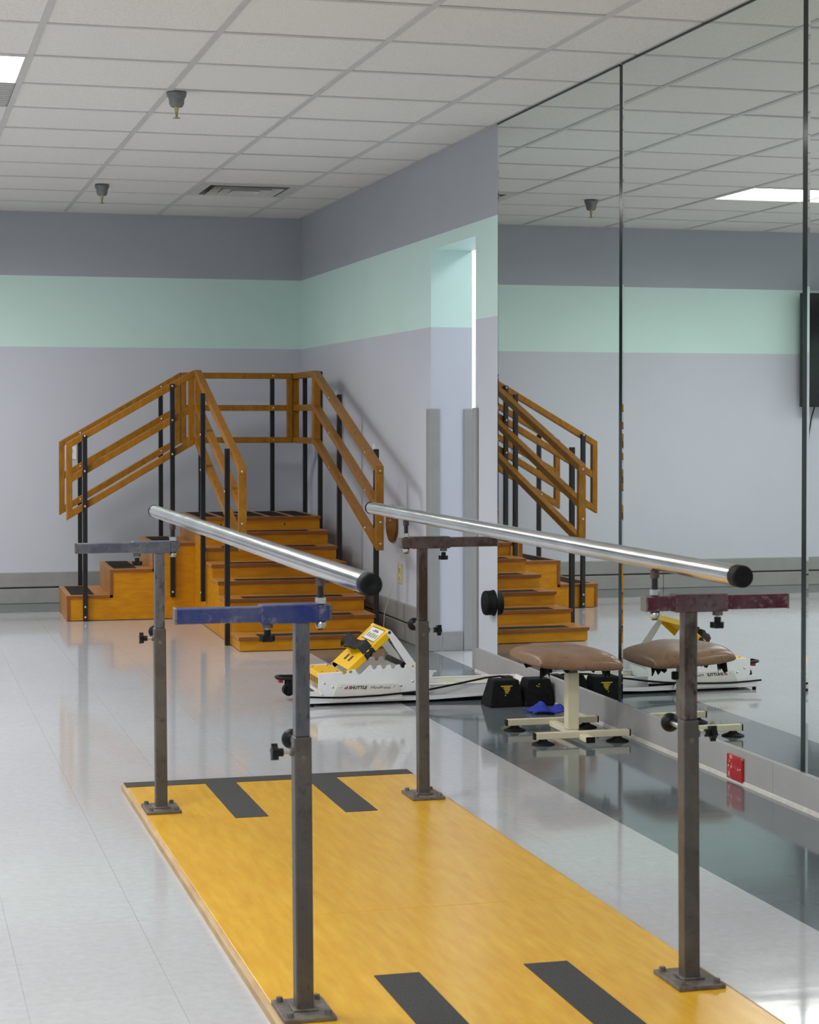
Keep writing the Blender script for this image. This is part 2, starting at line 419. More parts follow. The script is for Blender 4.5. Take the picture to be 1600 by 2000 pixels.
# ---- recessed ceiling lights
def ceiling_light(x0,x1,y0,y1,label,group=None,mat='lens',z=ZC,watts=LAMP_W,col=LAMP_COL,spread=LAMP_SPREAD):
    r=root_empty('ceiling_light',((x0+x1)/2,(y0+y1)/2,z)); o=r.location
    tag(r,label,'ceiling light',group)
    m=MB(o); w_=.006
    m.box(x0+.012,x1-.012,y0+.012,y0+.012+w_,z-.002,z+.012).box(x0+.012,x1-.012,y1-.012-w_,y1-.012,z-.002,z+.012)
    m.box(x0+.012,x0+.012+w_,y0+.012+w_,y1-.012-w_,z-.002,z+.012).box(x1-.012-w_,x1-.012,y0+.012+w_,y1-.012-w_,z-.002,z+.012)
    m.build('frame',M['tbar'],r)
    MB(o).box(x0+.016,x1-.016,y0+.016,y1-.016,z+.003,z+.009).build('lens',M[mat],r)
    ld=bpy.data.lights.new('tube_light','AREA'); ld.shape='RECTANGLE'; ld.size=x1-x0-.06; ld.size_y=y1-y0-.06
    ld.energy=watts; ld.color=col; ld.spread=spread
    lo=bpy.data.objects.new('tube_light',ld); lo.location=(0,0,.0015); link(lo,r)
    MB(o).box(x0+.012,x1-.012,y0+.012,y1-.012,z+.012,z+.06).build('housing',M['white'],r)
seen={(1,0):'lit recessed ceiling light cut off by the left edge, beside a grey return panel',
      (6,0):'lit recessed ceiling light seen only as a reflection in the mirror'}
for k in (-14,-9,-4,1,6):
    y0=GY0+k*T2
    for ci,xa in enumerate((GX0-2*T2,GX0-8*T2)):
        lb=seen.get((k,ci)); ceiling_light(xa,xa+2*T2,y0,y0+T2,lb or 'lit recessed ceiling light outside the picture',None if lb else 'ceiling lights outside the picture')
ceiling_light(XW+.45,XW+1.06,8.35,9.57,'bright ceiling light of the corridor beyond the doorway',None,'lens_corr',2.53,5,(.93,.97,1.0),math.radians(180))

ceiling_light(XW+.45,XW+1.06,10.3,11.3,'added unseen fill light deep in the corridor beyond the doorway',None,'lens_corr',2.53,50,(.93,.97,1.0),math.radians(180))  # added lamp, out of view, to brighten the corridor's far wall

# ---- supply diffuser and return panel
x0,x1,y0,y1=VENT; r=root_empty('air_diffuser',((x0+x1)/2,(y0+y1)/2,ZC)); o=r.location
tag(r,'white square ceiling air diffuser with a dark throat','air vent')
cx,cyy=(x0+x1)/2,(y0+y1)/2
def ringfr(h0,z0,h1,z1,t=.004):
    m=MB(o); vs_=[];
    for h,z in ((h0,z0),(h1,z1),(h1,z1+t),(h0,z0+t)):
        vs_+= [(cx-h,cyy-h,z),(cx+h,cyy-h,z),(cx+h,cyy+h,z),(cx-h,cyy+h,z)]
    fs=[]
    for k in range(4):
        for i in range(4): fs.append((k*4+i,k*4+(i+1)%4,((k+1)%4)*4+(i+1)%4,((k+1)%4)*4+i))
    return m.add(vs_,fs)
ringfr(.292,ZC-.003,.235,ZC-.003).build('frame',M['vent'],r)
ringfr(.235,ZC-.003,.16,ZC+.055).build('throat',M['vent_dark'],r)
for h0,z0,h1,z1 in ((.205,ZC-.012,.165,ZC+.03),(.145,ZC-.014,.105,ZC+.028),(.085,ZC-.016,.05,ZC+.024)):
    ringfr(h0,z0,h1,z1,.002).build('louver',M['vent'],r)
MB(o).box(cx-.06,cx+.06,cyy-.06,cyy+.06,ZC+.02,ZC+.024).build('centre_plate',M['vent'],r)
MB(o).box(cx-.24,cx+.24,cyy-.24,cyy+.24,ZC+.055,ZC+.06).build('damper',M['vent_dark'],r)
x0,x1,y0,y1=RET; r=root_empty('return_panel',((x0+x1)/2,(y0+y1)/2,ZC)); o=r.location
tag(r,'grey return air panel in the ceiling beside the lit light at the left edge','air vent')
MB(o).box(x0+.013,x1-.013,y0+.013,y1-.013,ZC+.006,ZC+.012).build('backing',simple('return_grey',srgb(186,186,184),.6),r)
for i in range(11):
    yy=y0+.04+i*.053; MB(o).box(x0+.02,x1-.02,yy,yy+.012,ZC+.001,ZC+.006).build('slat',M['tbar'],r)

# ---- sprinklers
def sprinkler(x,y,label):
    r=root_empty('sprinkler',(x,y,ZC)); tag(r,label,'sprinkler','ceiling sprinklers')
    MB().lathe([(0,-.001),(.041,-.001),(.042,-.008),(.039,-.02),(.033,-.028),(.0325,-.036),(.031,-.037),(.0315,-.048),(.026,-.06),(.022,-.063),(.012,-.062),(0,-.06)],(0,0,0)).build('cup',M['sprk'],r)
    h=MB(); h.lathe([(.010,-.058),(.010,-.066),(.006,-.072),(.0035,-.078),(.0035,-.095),(.0055,-.097),(.0055,-.108),(0,-.11)],(0,0,0),n=12)
    for s_ in (-1,1): h.tube([(s_*.008,0,-.066),(s_*.006,0,-.08),(s_*.003,0,-.096)],.0016,6)
    hd=h.build('head',M['brass'],r)
    MB().lathe([(0,-.107),(.0155,-.107),(.0155,-.109),(0,-.109)],(0,0,0),n=16).build('deflector',M['brass'],hd)
sprinkler(1.172,8.02,'larger nearer ceiling sprinkler with grey cup')
sprinkler(1.215,11.28,'smaller farther ceiling sprinkler nearest the back wall')

# ---- mirrors
def mirror(y_far,y_near,label,first=False):
    r=root_empty('wall_mirror',(XR,(y_far+y_near)/2,.114)); o=r.location; tag(r,label,'mirror','mirror panels on the side wall')
    t=.006; zb,zt=.114,ZC-.006; xs=XR-t
    bv=.018; ga=.030 if True else 0
    ya,yb=y_near+ga,y_far       # dark seam at the near side, bevel on the far side
    MB(o).box(xs,XR-.0005,ya,yb-bv,zb,zt).build('glass',M['mirror'],r)
    MB(o).prism([(xs,yb-bv),(xs+.001,yb),(XR-.0005,yb),(XR-.0005,yb-bv)],'z',zb,zt).build('bevel',M['mirror'],r)
    MB(o).prism([(XR-.0005,ya-.0005),(XR-.0005,ya-.026),(XR-.002,ya-.026),(xs+.0005,ya-.0005)],'z',zb,zt).build('edge',M['glass_edge'],r)
    MB(o).box(XR-.012,XR-.0005,ya-.026,yb,zb-.012,zb).build('bottom_channel',M['kick'],r)
    MB(o).box(xs-.004,XR-.0005,ya,yb,zt,zt+.005).build('top_channel',M['gap'],r)
mirror(8.485,6.928,'tall mirror panel beside the doorway reflecting the wooden stairs')
mirror(6.928,5.392,'tall middle mirror panel reflecting the ceiling light')
mirror(5.392,3.856,'tall mirror panel cut off by the right edge of the picture')
mirror(3.856,2.32,'mirror panel of the row wholly past the right edge')

# ================================================================== PARALLEL BARS
PB=Vector((1.2,4.73,0)); pb=root_empty('parallel_bars',PB)
tag(pb,'steel parallel walking bars on a yellow plywood walkway','parallel bars')
X0,X1,YN,YFR,ZT=.731,1.690,3.30,6.256,.024
seam=4.467
for a,b in ((YN,seam-.0006),(seam+.0006,YFR)):
    MB(PB).box(X0+.011,X1-.011,a,b,.008,ZT).build('walkway_panel',M['board'],pb,.0015)
for s_,xa in ((1,X0),(-1,X1)):
    MB(PB).prism([(xa,0),(xa+s_*.011,0),(xa+s_*.011,ZT-.0004),(xa+s_*.007,ZT-.0004),(xa,ZT-.007)],'y',YN,YFR).build('edge_strip',M['raw_wood'],pb)
MB(PB).box(X0+.011,X1-.011,YN,YFR,0,.0079).build('subframe',M['raw_wood'],pb)
def tape(x0,x1,y0,y1,r0=.0):
    MB(PB).box(x0,x1,y0,y1,ZT,ZT+.0014).build('grip_tape',M['grit'],pb)
tape(X0+.006,X1-.006,6.176,YFR-.001)
tape(.990,1.089,5.616,6.176); tape(1.323,1.422,5.616,6.176)
tape(.988,1.087,YN,3.937); tape(1.320,1.419,YN,3.937)
ZT_=ZT+.005; ZP=ZT_+.009     # posts are drawn 5 mm high and then set down on the board
def star_knob(c,axis,parent,r=.014,h=.018):
    c=Vector(c);d=Vector(axis).normalized();a=d.orthogonal().normalized();b=d.cross(a);n=20
    poly=[]
    for i in range(n):
        t=2*math.pi*i/n; rr=r*(.72+.36*max(0,math.cos(5*t))); poly.append((rr*math.cos(t),rr*math.sin(t)))
    vs_=[c+a*p[0]+b*p[1] for p in poly]+[c+a*p[0]+b*p[1]+d*h*.62 for p in poly]
    m=MB(PB).add(vs_,[tuple(range(n-1,-1,-1)),tuple(range(n,2*n))]+[(i,(i+1)%n,(i+1)%n+n,i+n) for i in range(n)])
    m.cyl(c-d*h*.55,c,r*.5,n=12)
    return m.build('star_knob',M['plastic'],parent)
def post(px,py,side,arm_out,arm_in,slv0,slv1,bx,mats,lean=.004,lbl=None):
    """side: -1 left row, +1 right row (outward direction in x)"""
    low,up,sleeve_m,arm_m=mats
    w=.0175
    p=MB(PB)
    dx=-lean
    vs_=[];
    for z,sx in ((ZP,0),(.577,dx)):
        vs_+=[(px+sx-w,py-w,z),(px+sx+w,py-w,z),(px+sx+w,py+w,z),(px+sx-w,py+w,z)]
    p.add(vs_,[(3,2,1,0),(4,5,6,7),(0,1,5,4),(1,2,6,5),(2,3,7,6),(3,0,4,7)])
    po=p.build('support_post',low,pb,.003); po.location.z=-.005
    MB(PB).box(px-.052,px+.052,py-.070,py+.070,ZT_+.0002,ZP).build('base_plate',M['plate'],po,.0015)
    MB(PB).prism([(px-w-.008,py-w-.008),(px+w+.008,py-w-.008),(px+w+.008,py+w+.008),(px-w-.008,py+w+.008)],'z',ZP,ZP+.004).build('weld',M['plate'],po,.003)
    for sx in (-1,1):
        for sy in (-1,1):
            MB(PB).cyl((px+sx*.038,py+sy*.054,ZP),(px+sx*.038,py+sy*.054,ZP+.009),.0072,.0068,6,smooth=False).build('anchor_bolt',M['plate'],po)
    u=.0145; qx=px+dx
    MB(PB).box(qx-u,qx+u,py-u,py+u,.577,.803).build('inner_tube',up,po,.002)
    MB(PB).cyl((px+dx*.9,py-w-.001,.535),(px+dx*.9,py-w+.002,.535),.0062,n=12).build('plug',M['plate'],po)
    # locking knobs
    MB(PB).cyl((qx,py+w,.556),(qx,py+.088,.556),.006,n=10).build('knob_stem',M['bolt'],po)
    MB(PB).lathe([(0,.0),(.009,.0),(.020,.008),(.0205,.014),(.012,.020),(0,.021)],(qx,py+.085,.556),(0,1,0),20).build('round_knob',M['plastic'],po)
    kz=.547
    MB(PB).cyl((qx+side*w,py-.002,kz),(qx+side*.04,py-.002,kz),.0045,n=10).build('knob_stem',M['bolt'],po)
    MB(PB).cyl((qx+side*w,py-.002,kz),(qx+side*(w+.006),py-.002,kz),.009,n=6,smooth=False).build('weld_nut',M['plate'],po)
    star_knob((qx+side*.048,py-.002,kz),(side,0,0),po,.0165,.02)
    # sliding cross arm on top
    zc=.820
    a0,a1=sorted((arm_out,arm_in)); s0,s1=sorted((slv0,slv1))
    sl=MB(PB).box(s0,s1,py-.0185,py+.0185,zc-.0185,zc+.0185).build('sleeve',sleeve_m,po,.0025)
    MB(PB).box(a0,a1,py-.015,py+.015,zc-.015,zc+.015).build('cross_arm',arm_m,po,.002)
    MB(PB).box(a0-.002,a0+.003,py-.0158,py+.0158,zc-.0158,zc+.0158).build('end_plug',M['plate'],po,.001)
    MB(PB).box(a1-.003,a1+.002,py-.0158,py+.0158,zc-.0158,zc+.0158).build('end_plug',M['plate'],po,.001)
    kx=(slv0*.86+slv1*.14)
    MB(PB).cyl((kx,py,.7925),(kx,py,.8015),.011,n=12).build('weld_nut',M['plate'],po)
    MB(PB).cyl((kx,py,.778),(kx,py,.795),.0042,n=10).build('knob_stem',M['bolt'],po)
    star_knob((kx,py,.778),(0,0,-1),po,.0145,.02)
    # swivel bolt carrying the rail
    MB(PB).cyl((bx,py,.786),(bx,py,.893),.0066,n=14).build('swivel_bolt',M['black_steel'],po)
    MB(PB).cyl((bx,py,.838),(bx,py,.8495),.0105,n=6,smooth=False).build('lock_nut',M['bolt'],po)
    MB(PB).lathe([(.0066,-.0),(.0105,.0),(.0105,-.010),(.008,-.0155),(.0066,-.0155)],(bx,py,.8045),n=12).build('lock_nut',M['bolt'],po)
    MB(PB).cyl((bx,py,.873),(bx,py,.8895),.0095,n=14).build('collar',M['rust_arm'],po)
    if lbl:
        MB(PB).box(px-w-.0012,px-w+.001,py-.012,py+.012,lbl[0],lbl[1]).build('sticker',M['decal'],po)
post(.793,3.730,-1,.539,.846,.705,.820,.828,(M['post'],M['galv'],M['blue_arm'],M['blue_arm']),lbl=(.482,.535))
post(1.615,3.730,1,1.831,1.512,1.693,1.575,1.5355,(M['post'],M['galv_rust'],M['maroon_sleeve'],M['maroon_arm']))
post(.7955,5.794,-1,.543,.850,.709,.823,.832,(M['post'],M['galv'],M['blue_grey_arm'],M['blue_grey_arm']),lbl=(.482,.535))
post(1.613,5.794,1,1.852,1.5405,1.696,1.571,1.5577,(M['post'],M['galv_rust'],M['rust_arm'],M['rust_arm']))
ZB=.904; RB=.0196
for (xn,yn),(xf,yf) in (((.826,3.306),(.831,6.193)),((1.5345,3.298),(1.558,6.249))):
    hr=MB(PB).cyl((xn,yn+.03,ZB),(xf,yf-.012,ZB),RB,n=40).build('handrail',M['chrome'],pb)
    d=(Vector((xn,yn,ZB))-Vector((xf,yf,ZB))).normalized()
    MB(PB).lathe([(RB+.0001,-.03),(RB+.0012,-.03),(RB+.0012,-.004),(RB+.0004,-.0015),(RB-.0015,-.0002),(RB-.003,.0),(RB-.0035,.0),(.005,.0),(.0035,-.0012),(0,-.0012)],(xn,yn,ZB),d,32).build('end_cap',M['rubber'],hr)
    MB(PB).lathe([(RB+.0001,-.014),(RB+.001,-.014),(RB+.001,-.002),(RB-.002,.0),(0,.0)],(xf,yf,ZB),-d,32).build('end_cap',M['rubber'],hr)

# ================================================================== TRAINING STAIRS
st=root_empty('training_stairs',(1.80,11.61,0),-.022)
tag(st,'amber plywood corner training stairs with wooden rails on black posts','stairs')
TH=.018; WD=.71; UW=.768; RI=.1525; RR=RI/2; LU=.254; RV=.25
def part(mb,name,mat,bevel=0,parent=None): return mb.build(name,mat,parent or st,bevel)
# stepped side panels
poly=[(-.762+TH,.004)]
for k in range(4):
    ua=-.762+k*LU+TH; zt=(k+1)*RI-TH
    poly+=[(ua,zt),((-.762+(k+1)*LU+TH) if k<3 else UW-TH,zt)]
poly_r=poly+[(UW-TH,.004)]
front=[(-.762+TH,.004)]
for k in range(3):
    ua=-.762+k*LU+TH; zt=(k+1)*RI-TH
    front+=[(ua,zt),(ua+LU,zt)]
front+=[(TH,4*RI-TH),(TH,.004)]
part(MB().prism(front,'y',.0015,TH),'side_panel',M['ply'])
part(MB().prism(poly_r,'y',WD-TH,WD-.0015),'side_panel',M['ply'])
sp=[(-7*RV+TH,.004)]
for k in range(7):
    va=-7*RV+k*RV+TH; zt=(k+1)*RR-TH
    sp+=[(va,zt),(va+RV if k<6 else 0,zt)]
sp+=[(0,.004)]
part(MB().prism(sp,'x',.0015,TH),'side_panel',M['ply'])
spr=sp[:-1]+[(TH,7*RR-TH),(TH,8*RR-TH),(WD-TH,8*RR-TH),(WD-TH,.004)]
part(MB().prism(spr,'x',UW-TH,UW-.0015),'side_panel',M['ply'])
# left flight
for k in range(4):
    ua=-.762+k*LU; z1=(k+1)*RI; z0=k*RI
    part(MB().box(ua,ua+TH,0,WD,z0+(.003 if k==0 else 0),z1-TH),'riser',M['ply_edge'] if False else M['tread'])
    if k<3:
        t_=part(MB().box(ua-.002,ua+LU,-.002,WD,z1-TH,z1),'tread',M['tread'],.0015)
        MB().box(ua-.0025,ua+LU,-.0032,-.0015,z1-TH,z1-.001).build('ply_edge',M['ply_edge'],t_)
        MB().box(ua,ua+TH,-.0032,.0005,z0+.004,z1-TH).build('riser_edge',M['ply_edge'],t_)
        MB().box(ua+.028,ua+.165,.05,WD-.05,z1,z1+.0015).build('grip_strip',M['grit_stair'],t_)
# right flight
for k in range(8):
    va=-7*RV+k*RV; z1=(k+1)*RR; z0=k*RR
    part(MB().box(0,UW,va,va+TH,z0+(.003 if k==0 else 0),z1-TH),'riser',M['ply'])
    if k<7:
        t_=part(MB().box(-.006,UW+.006,va-.010,va+RV,z1-TH,z1),'tread',M['tread'],.002)
        MB().box(-.0062,UW+.0062,va-.0115,va-.0095,z1-TH,z1-.001).build('ply_edge',M['ply_edge'],t_)
        MB().box(.10,.655,va+.004,va+.11,z1,z1+.0015).build('grip_strip',M['grit_stair'],t_)
dk=part(MB().box(-.002,UW+.004,-.010,WD,8*RR-TH,8*RR),'platform_deck',M['tread'],.002)
MB().box(-.003,UW+.0042,-.0115,-.0095,8*RR-TH,8*RR-.001).build('ply_edge',M['ply_edge'],dk)
for k in range(5):
    MB().box(.03+k*.147,.03+k*.147+.112,.02,WD-.05,8*RR,8*RR+.0015).build('grip_strip',M['grit_stair'],dk)
for uu in (.16,.55): MB().cyl((uu,-.0012,8*RR-.047),(uu,.002,8*RR-.047),.006,n=10).build('knot_hole',M['black_steel'],dk)
# rail frames
RW=.042
def frame(axis,a0,a1,zt0,zt1,zb0,zb1,c0,c1,level=False):
    """parallelogram rail frame running along axis ('x' or 'y') at cross position c0..c1"""
    ax='y' if axis=='x' else 'x'
    zt=lambda s:zt0+(zt1-zt0)*(s-a0)/(a1-a0)
    zb=lambda s:zb0+(zb1-zb0)*(s-a0)/(a1-a0)
    zm=lambda s:(zt(s)+zb(s))/2
    h=.038/math.cos(math.atan((zt1-zt0)/(a1-a0)))
    top=part(MB().prism([(a0,zt(a0)),(a1,zt(a1)),(a1,zt(a1)-h),(a0,zt(a0)-h)],ax,c0,c1),'rail_frame',M['rail_wood'],.003)
    ia,ib=a0+.034,a1-.034; e=.0012
    MB().prism([(a0,zb(a0)+h),(a1,zb(a1)+h),(a1,zb(a1)),(a0,zb(a0))],ax,c0,c1).build('bottom_rail',M['rail_wood'],top,.003)
    MB().prism([(ia,zm(ia)+h/2),(ib,zm(ib)+h/2),(ib,zm(ib)-h/2),(ia,zm(ia)-h/2)],ax,c0+e,c1-e).build('middle_rail',M['rail_wood'],top,.002)
    for s0,s1 in ((a0,ia),(ib,a1)):
        MB().prism([(s0,zt(s0)-h),(s1,zt(s1)-h),(s1,zb(s1)+h),(s0,zb(s0)+h)],ax,c0,c1).build('stile',M['rail_wood'],top,.002)
    return zt,zm,zb,h,top
fA=frame('x',-.762,0,1.062,1.500,.600,1.050,0,RW)
fB=frame('x',-.762,0,1.062,1.500,.600,1.050,WD-RW,WD)
fC=frame('y',-1.725,-.001,.955,1.500,.515,1.050,.001,RW)
fD=frame('y',-1.735,-.001,.955,1.500,.510,1.050,UW-RW,UW)
fE=frame('x',.004,UW-RW-.002,1.500,1.500,1.050,1.050,WD-RW,WD)
fG=frame('y',.001,WD,1.500,1.500,1.050,1.050,UW-RW,UW)
bm_=MB().lathe([(0,.004),(.004,.0035),(.0065,.0015),(.007,0)],(0,0,0),(0,-1,0),10).mesh('bolt'); bm_.materials.append(M['bolt'])
def spost(u,v,z0,z1,bolts=(),face='y-',w=.027):
    p=part(MB().box(u-w/2,u+w/2,v-w/2,v+w/2,z0,z1),'rail_post',M['black_steel'],.002)
    for z in bolts:
        if face=='y-': inst('bolt',bm_,(u,v-w/2,z),p)
        elif face=='x-': inst('bolt',bm_,(u-w/2,v,z),p,-math.pi/2)
        elif face=='rail_y': inst('bolt',bm_,(u,WD-RW,z),p)
        elif face=='rail_x': inst('bolt',bm_,(UW-RW,v,z),p,-math.pi/2)
def rz(f,s): zt,zm,zb,h,_=f; return [zt(s)-h/2,zm(s),zb(s)+h/2]
q=.0138
spost(-.655,-q-.0035,.002,1.107,rz(fA,-.655)+[.085,.025],'y-')
spost(-.135,-q-.0035,.133,1.413,rz(fA,-.135)+[.165],'y-')
spost(-.63,WD+q,.002,1.100,rz(fB,-.63),'rail_y')
spost(-.12,WD+q,.133,1.405,rz(fB,-.12),'rail_y')
spost(-q-.007,-.52,.15,1.352,rz(fC,-.52)[1:]+[.2],'x-')
spost(-q-.007,-1.46,.002,1.046,rz(fC,-1.46)[1:]+[.12],'x-')
spost(UW+q+.007,-.49,.3,1.347,rz(fD,-.49),'rail_x')
spost(UW+q+.007,-1.46,.002,1.040,rz(fD,-1.46),'rail_x')
spost(UW+q+.007,.085,.4,1.497,[1.40],'rail_x')
spost(UW+q+.007,.585,.3,1.497,[],'rail_x')
spost(.60,WD+q,.3,1.495,rz(fE,.6),'rail_y')
spost(.135,WD+q,.3,1.495,rz(fE,.135),'rail_y')
for zz in (.93,.66,.545):
    inst('bolt',bm_,(.018,-1.725,zz),fC[4])
    inst('bolt',bm_,(UW-.018,-1.735,zz),fD[4])

# ================================================================== LEG PRESS TRAINER
YP0,YP1=7.87,8.16
LP=Vector((2.15,8.0,0)); lp=root_empty('leg_press_trainer',LP)
tag(lp,'white and yellow floor leg press trainer with black strap and sliding rail','exercise machine')
side=[(1.736,.140),(1.837,.144),(1.839,.136),(1.845,.133),(1.854,.133),(1.860,.138),(1.863,.147),(1.870,.150),(1.885,.152),(1.896,.152),(1.904,.138),(1.909,.131),(1.915,.129),(1.921,.131),(1.953,.162)]
for i in range(4):
    x=1.957+i*.0408; zt=.166
    side+=[(x,zt),(x+.008,zt+.001),(x+.0115,zt-.003),(x+.0125,.155),(x+.016,.150),(x+.0215,.148),(x+.027,.150),(x+.0305,.155),(x+.0315,.163)]
side+=[(2.121,.168),(2.154,.139),(2.25,.136),(2.249,.130),(2.238,.128),(2.222,.095),(2.222,.045),(1.79,.038),(1.773,.038),(1.752,.053),(1.736,.077)]
def notch(y0,y1,name='side_plate'):
    return MB(LP).prism(side,'y',y0,y1).build(name,M['white'],lp,.0008,1)
sn=notch(YP0,YP0+.004); sf=notch(YP1-.004,YP1)
for x,z in ((1.763,.098),(1.799,.081),(2.094,.078),(2.144,.094)):
    MB(LP).lathe([(0,.003),(.004,.0026),(.0058,0)],(x,YP0,z),(0,-1,0),12).build('screw',M['bolt'],sn)
MB(LP).box(1.75,2.21,YP0+.004,YP1-.004,.05,.054).build('deck_plate',M['white'],lp)
for x in (1.80,1.95,2.20): MB(LP).box(x,x+.004,YP0+.004,YP1-.004,.045,.10).build('cross_brace',M['white'],lp)
# logo plate
lg=MB(LP).prism([(1.818,.093),(1.796,.039),(1.790,.022),(2.104,.020),(2.097,.040),(2.080,.088)],'y',YP0-.005,YP0-.0015).build('logo_plate',M['decal'],lp,.001)
for x,z in ((1.831,.081),(2.061,.0775)):
    MB(LP).lathe([(0,.003),(.003,.0026),(.0046,0)],(x,YP0-.005,z),(0,-1,0),10).build('screw',M['bolt'],lg)
def lettering(txt,x,z,size,mat,parent,off,y,shear=.25,bold=0,sx=1.0,rot=(math.pi/2,0,0),tilt=-.022):
    cu=bpy.data.curves.new('lettering','FONT'); cu.body=txt; cu.size=size; cu.shear=shear; cu.offset=bold; cu.extrude=.0002
    tmp=bpy.data.objects.new('tmp_text',cu); C.objects.link(tmp)
    me=bpy.data.meshes.new_from_object(tmp.evaluated_get(bpy.context.evaluated_depsgraph_get())); me.name='lettering'
    bpy.data.objects.remove(tmp); bpy.data.curves.remove(cu); me.materials.clear(); me.materials.append(mat)
    o=bpy.data.objects.new('lettering',me); link(o,parent)
    o.location=Vector((x,y,z))-off; o.rotation_euler=(rot[0],rot[1]-tilt*0,rot[2]); o.scale=(sx,1,1)
    o.rotation_euler.rotate_axis('Z',tilt); return o
lettering('SHUTTLE',1.8655,.0715,.0175,M['ink'],lg,LP,YP0-.0054,.28,.0007,1.08)
lettering('MiniPress',1.9585,.0688,.0175,M['ink'],lg,LP,YP0-.0054,.28,0,1.27)
for i,(hh,ca) in enumerate(((.004,'decal'),(.006,'red_ink'),(.008,'red_ink'),(.0105,'red_ink'),(.013,'red_ink'))):
    x=1.843+i*.0038
    if ca!='decal': MB(LP).prism([(x,.0715),(x+.0028,.0714),(x+.0028+hh*.15,.0714+hh),(x+hh*.15,.0715+hh)],'y',YP0-.0056,YP0-.005).build('logo_bar',M[ca],lg)
# base channel and slide rail
MB(LP).prism([(1.693,.030),(1.700,.062),(1.736,.067),(1.76,.045),(2.24,.03),(2.685,.034),(2.685,.030),(2.24,.012),(1.70,.014)],'y',YP0+.008,YP0+.014).build('base_rail',M['white'],lp)
MB(LP).prism([(1.693,.030),(1.700,.062),(1.736,.067),(1.76,.045),(2.24,.03),(2.685,.034),(2.685,.030),(2.24,.012),(1.70,.014)],'y',YP1-.014,YP1-.008).build('base_rail',M['white'],lp)
rl=MB(LP).box(2.20,2.685,YP0+.045,YP0+.050,.026,.070).build('slide_rail',M['white'],lp,.001)
MB(LP).box(2.20,2.685,YP1-.055,YP1-.050,.026,.074).build('rail_side',M['white'],rl,.001)
def worn_track():
    n=NT('worn_yellow_track'); f=n.noise(n.coord((3,12,1)),7,4,.7)
    n.set(col=n.ramp(f,[(.4,srgb(226,206,120)),(.5,srgb(228,228,222)),(.62,srgb(120,116,96))]),rough=.4); return n.m
MB(LP).box(2.20,2.68,YP0+.050,YP1-.055,.050,.054).build('rail_track',worn_track(),rl)
MB(LP).box(2.20,2.685,YP0+.040,YP0+.052,.0695,.0715).build('rail_lip',M['white'],rl)
MB(LP).box(2.20,2.685,YP1-.060,YP1-.046,.0735,.0755).build('rail_lip',M['white'],rl)
MB(LP).box(2.675,2.69,YP0+.04,YP1-.045,.012,.075).build('end_stop',M['white'],rl,.001)
MB(LP).box(2.585,2.625,YP0+.10,YP0+.15,.054,.085).build('carriage_block',M['plastic'],rl,.003)
for x,y in ((1.704,YP0+.011),(1.704,YP1-.011),(2.66,YP0+.06),(2.66,YP1-.06)):
    MB(LP).cyl((x+.008,y,0),(x+.008,y,.014 if x<2 else .026),.009,n=12).build('rubber_foot',M['rubber'],lp)
MB(LP).box(1.72,2.66,YP0+.02,YP1-.02,.010,.014).build('under_tray',M['rubber'],lp)
MB(LP).tube([(1.688,YP0-.012,.045),(1.75,YP0-.014,.041),(1.835,YP0-.014,.038),(1.92,YP0-.014,.039),(2.0,YP0-.013,.041),(2.15,YP0-.010,.050),(2.23,YP0,.058),(2.302,YP0+.008,.068),(2.40,YP0+.02,.082),(2.48,YP0+.05,.090),(2.56,YP0+.09,.090),(2.60,YP0+.12,.078)],.0042,8).build('resistance_cord',M['rubber'],lp)
# yellow box at the left end
yb_=MB(LP).box(1.742,1.848,YP0+.014,YP1-.014,.088,.1405).build('yellow_housing',M['yellow'],lp,.003)
for i in range(7):
    y=YP0+.03+i*.03; MB(LP).box(1.7405,1.7422,y,y+.012,.092,.118).build('vent_slot',M['slot'],yb_)
for x,y in ((1.765,YP0+.05),(1.83,YP0+.05),(1.765,YP1-.05),(1.83,YP1-.05)):
    MB(LP).lathe([(0,.002),(.003,.0018),(.0045,0)],(x,y,.1405),(0,0,1),10).build('screw',M['ink'],yb_)
MB(LP).box(1.7408,1.742,YP1-.10,YP1-.03,.120,.134).build('label',M['decal'],yb_)
# black pulley and handles at the left end
pl=MB(LP).cyl((1.655,YP1-.085,.045),(1.655,YP1-.045,.045),.024,n=24).build('pulley_wheel',M['rubber'],lp)
MB(LP).box(1.645,1.70,YP1-.095,YP1-.089,.03,.085).build('bracket',M['plastic'],pl); MB(LP).box(1.645,1.70,YP1-.041,YP1-.035,.03,.085).build('bracket',M['plastic'],pl)
MB(LP).tube([(1.69,YP1-.11,.098),(1.625,YP1-.11,.100),(1.605,YP1-.09,.10),(1.605,YP1-.05,.10),(1.625,YP1-.03,.10),(1.69,YP1-.03,.098)],.007,8).build('pull_handle',M['plastic'],pl)
MB(LP).box(1.612,1.630,YP1-.085,YP1-.055,.078,.094).build('clip',M['red_ink'],pl,.002)
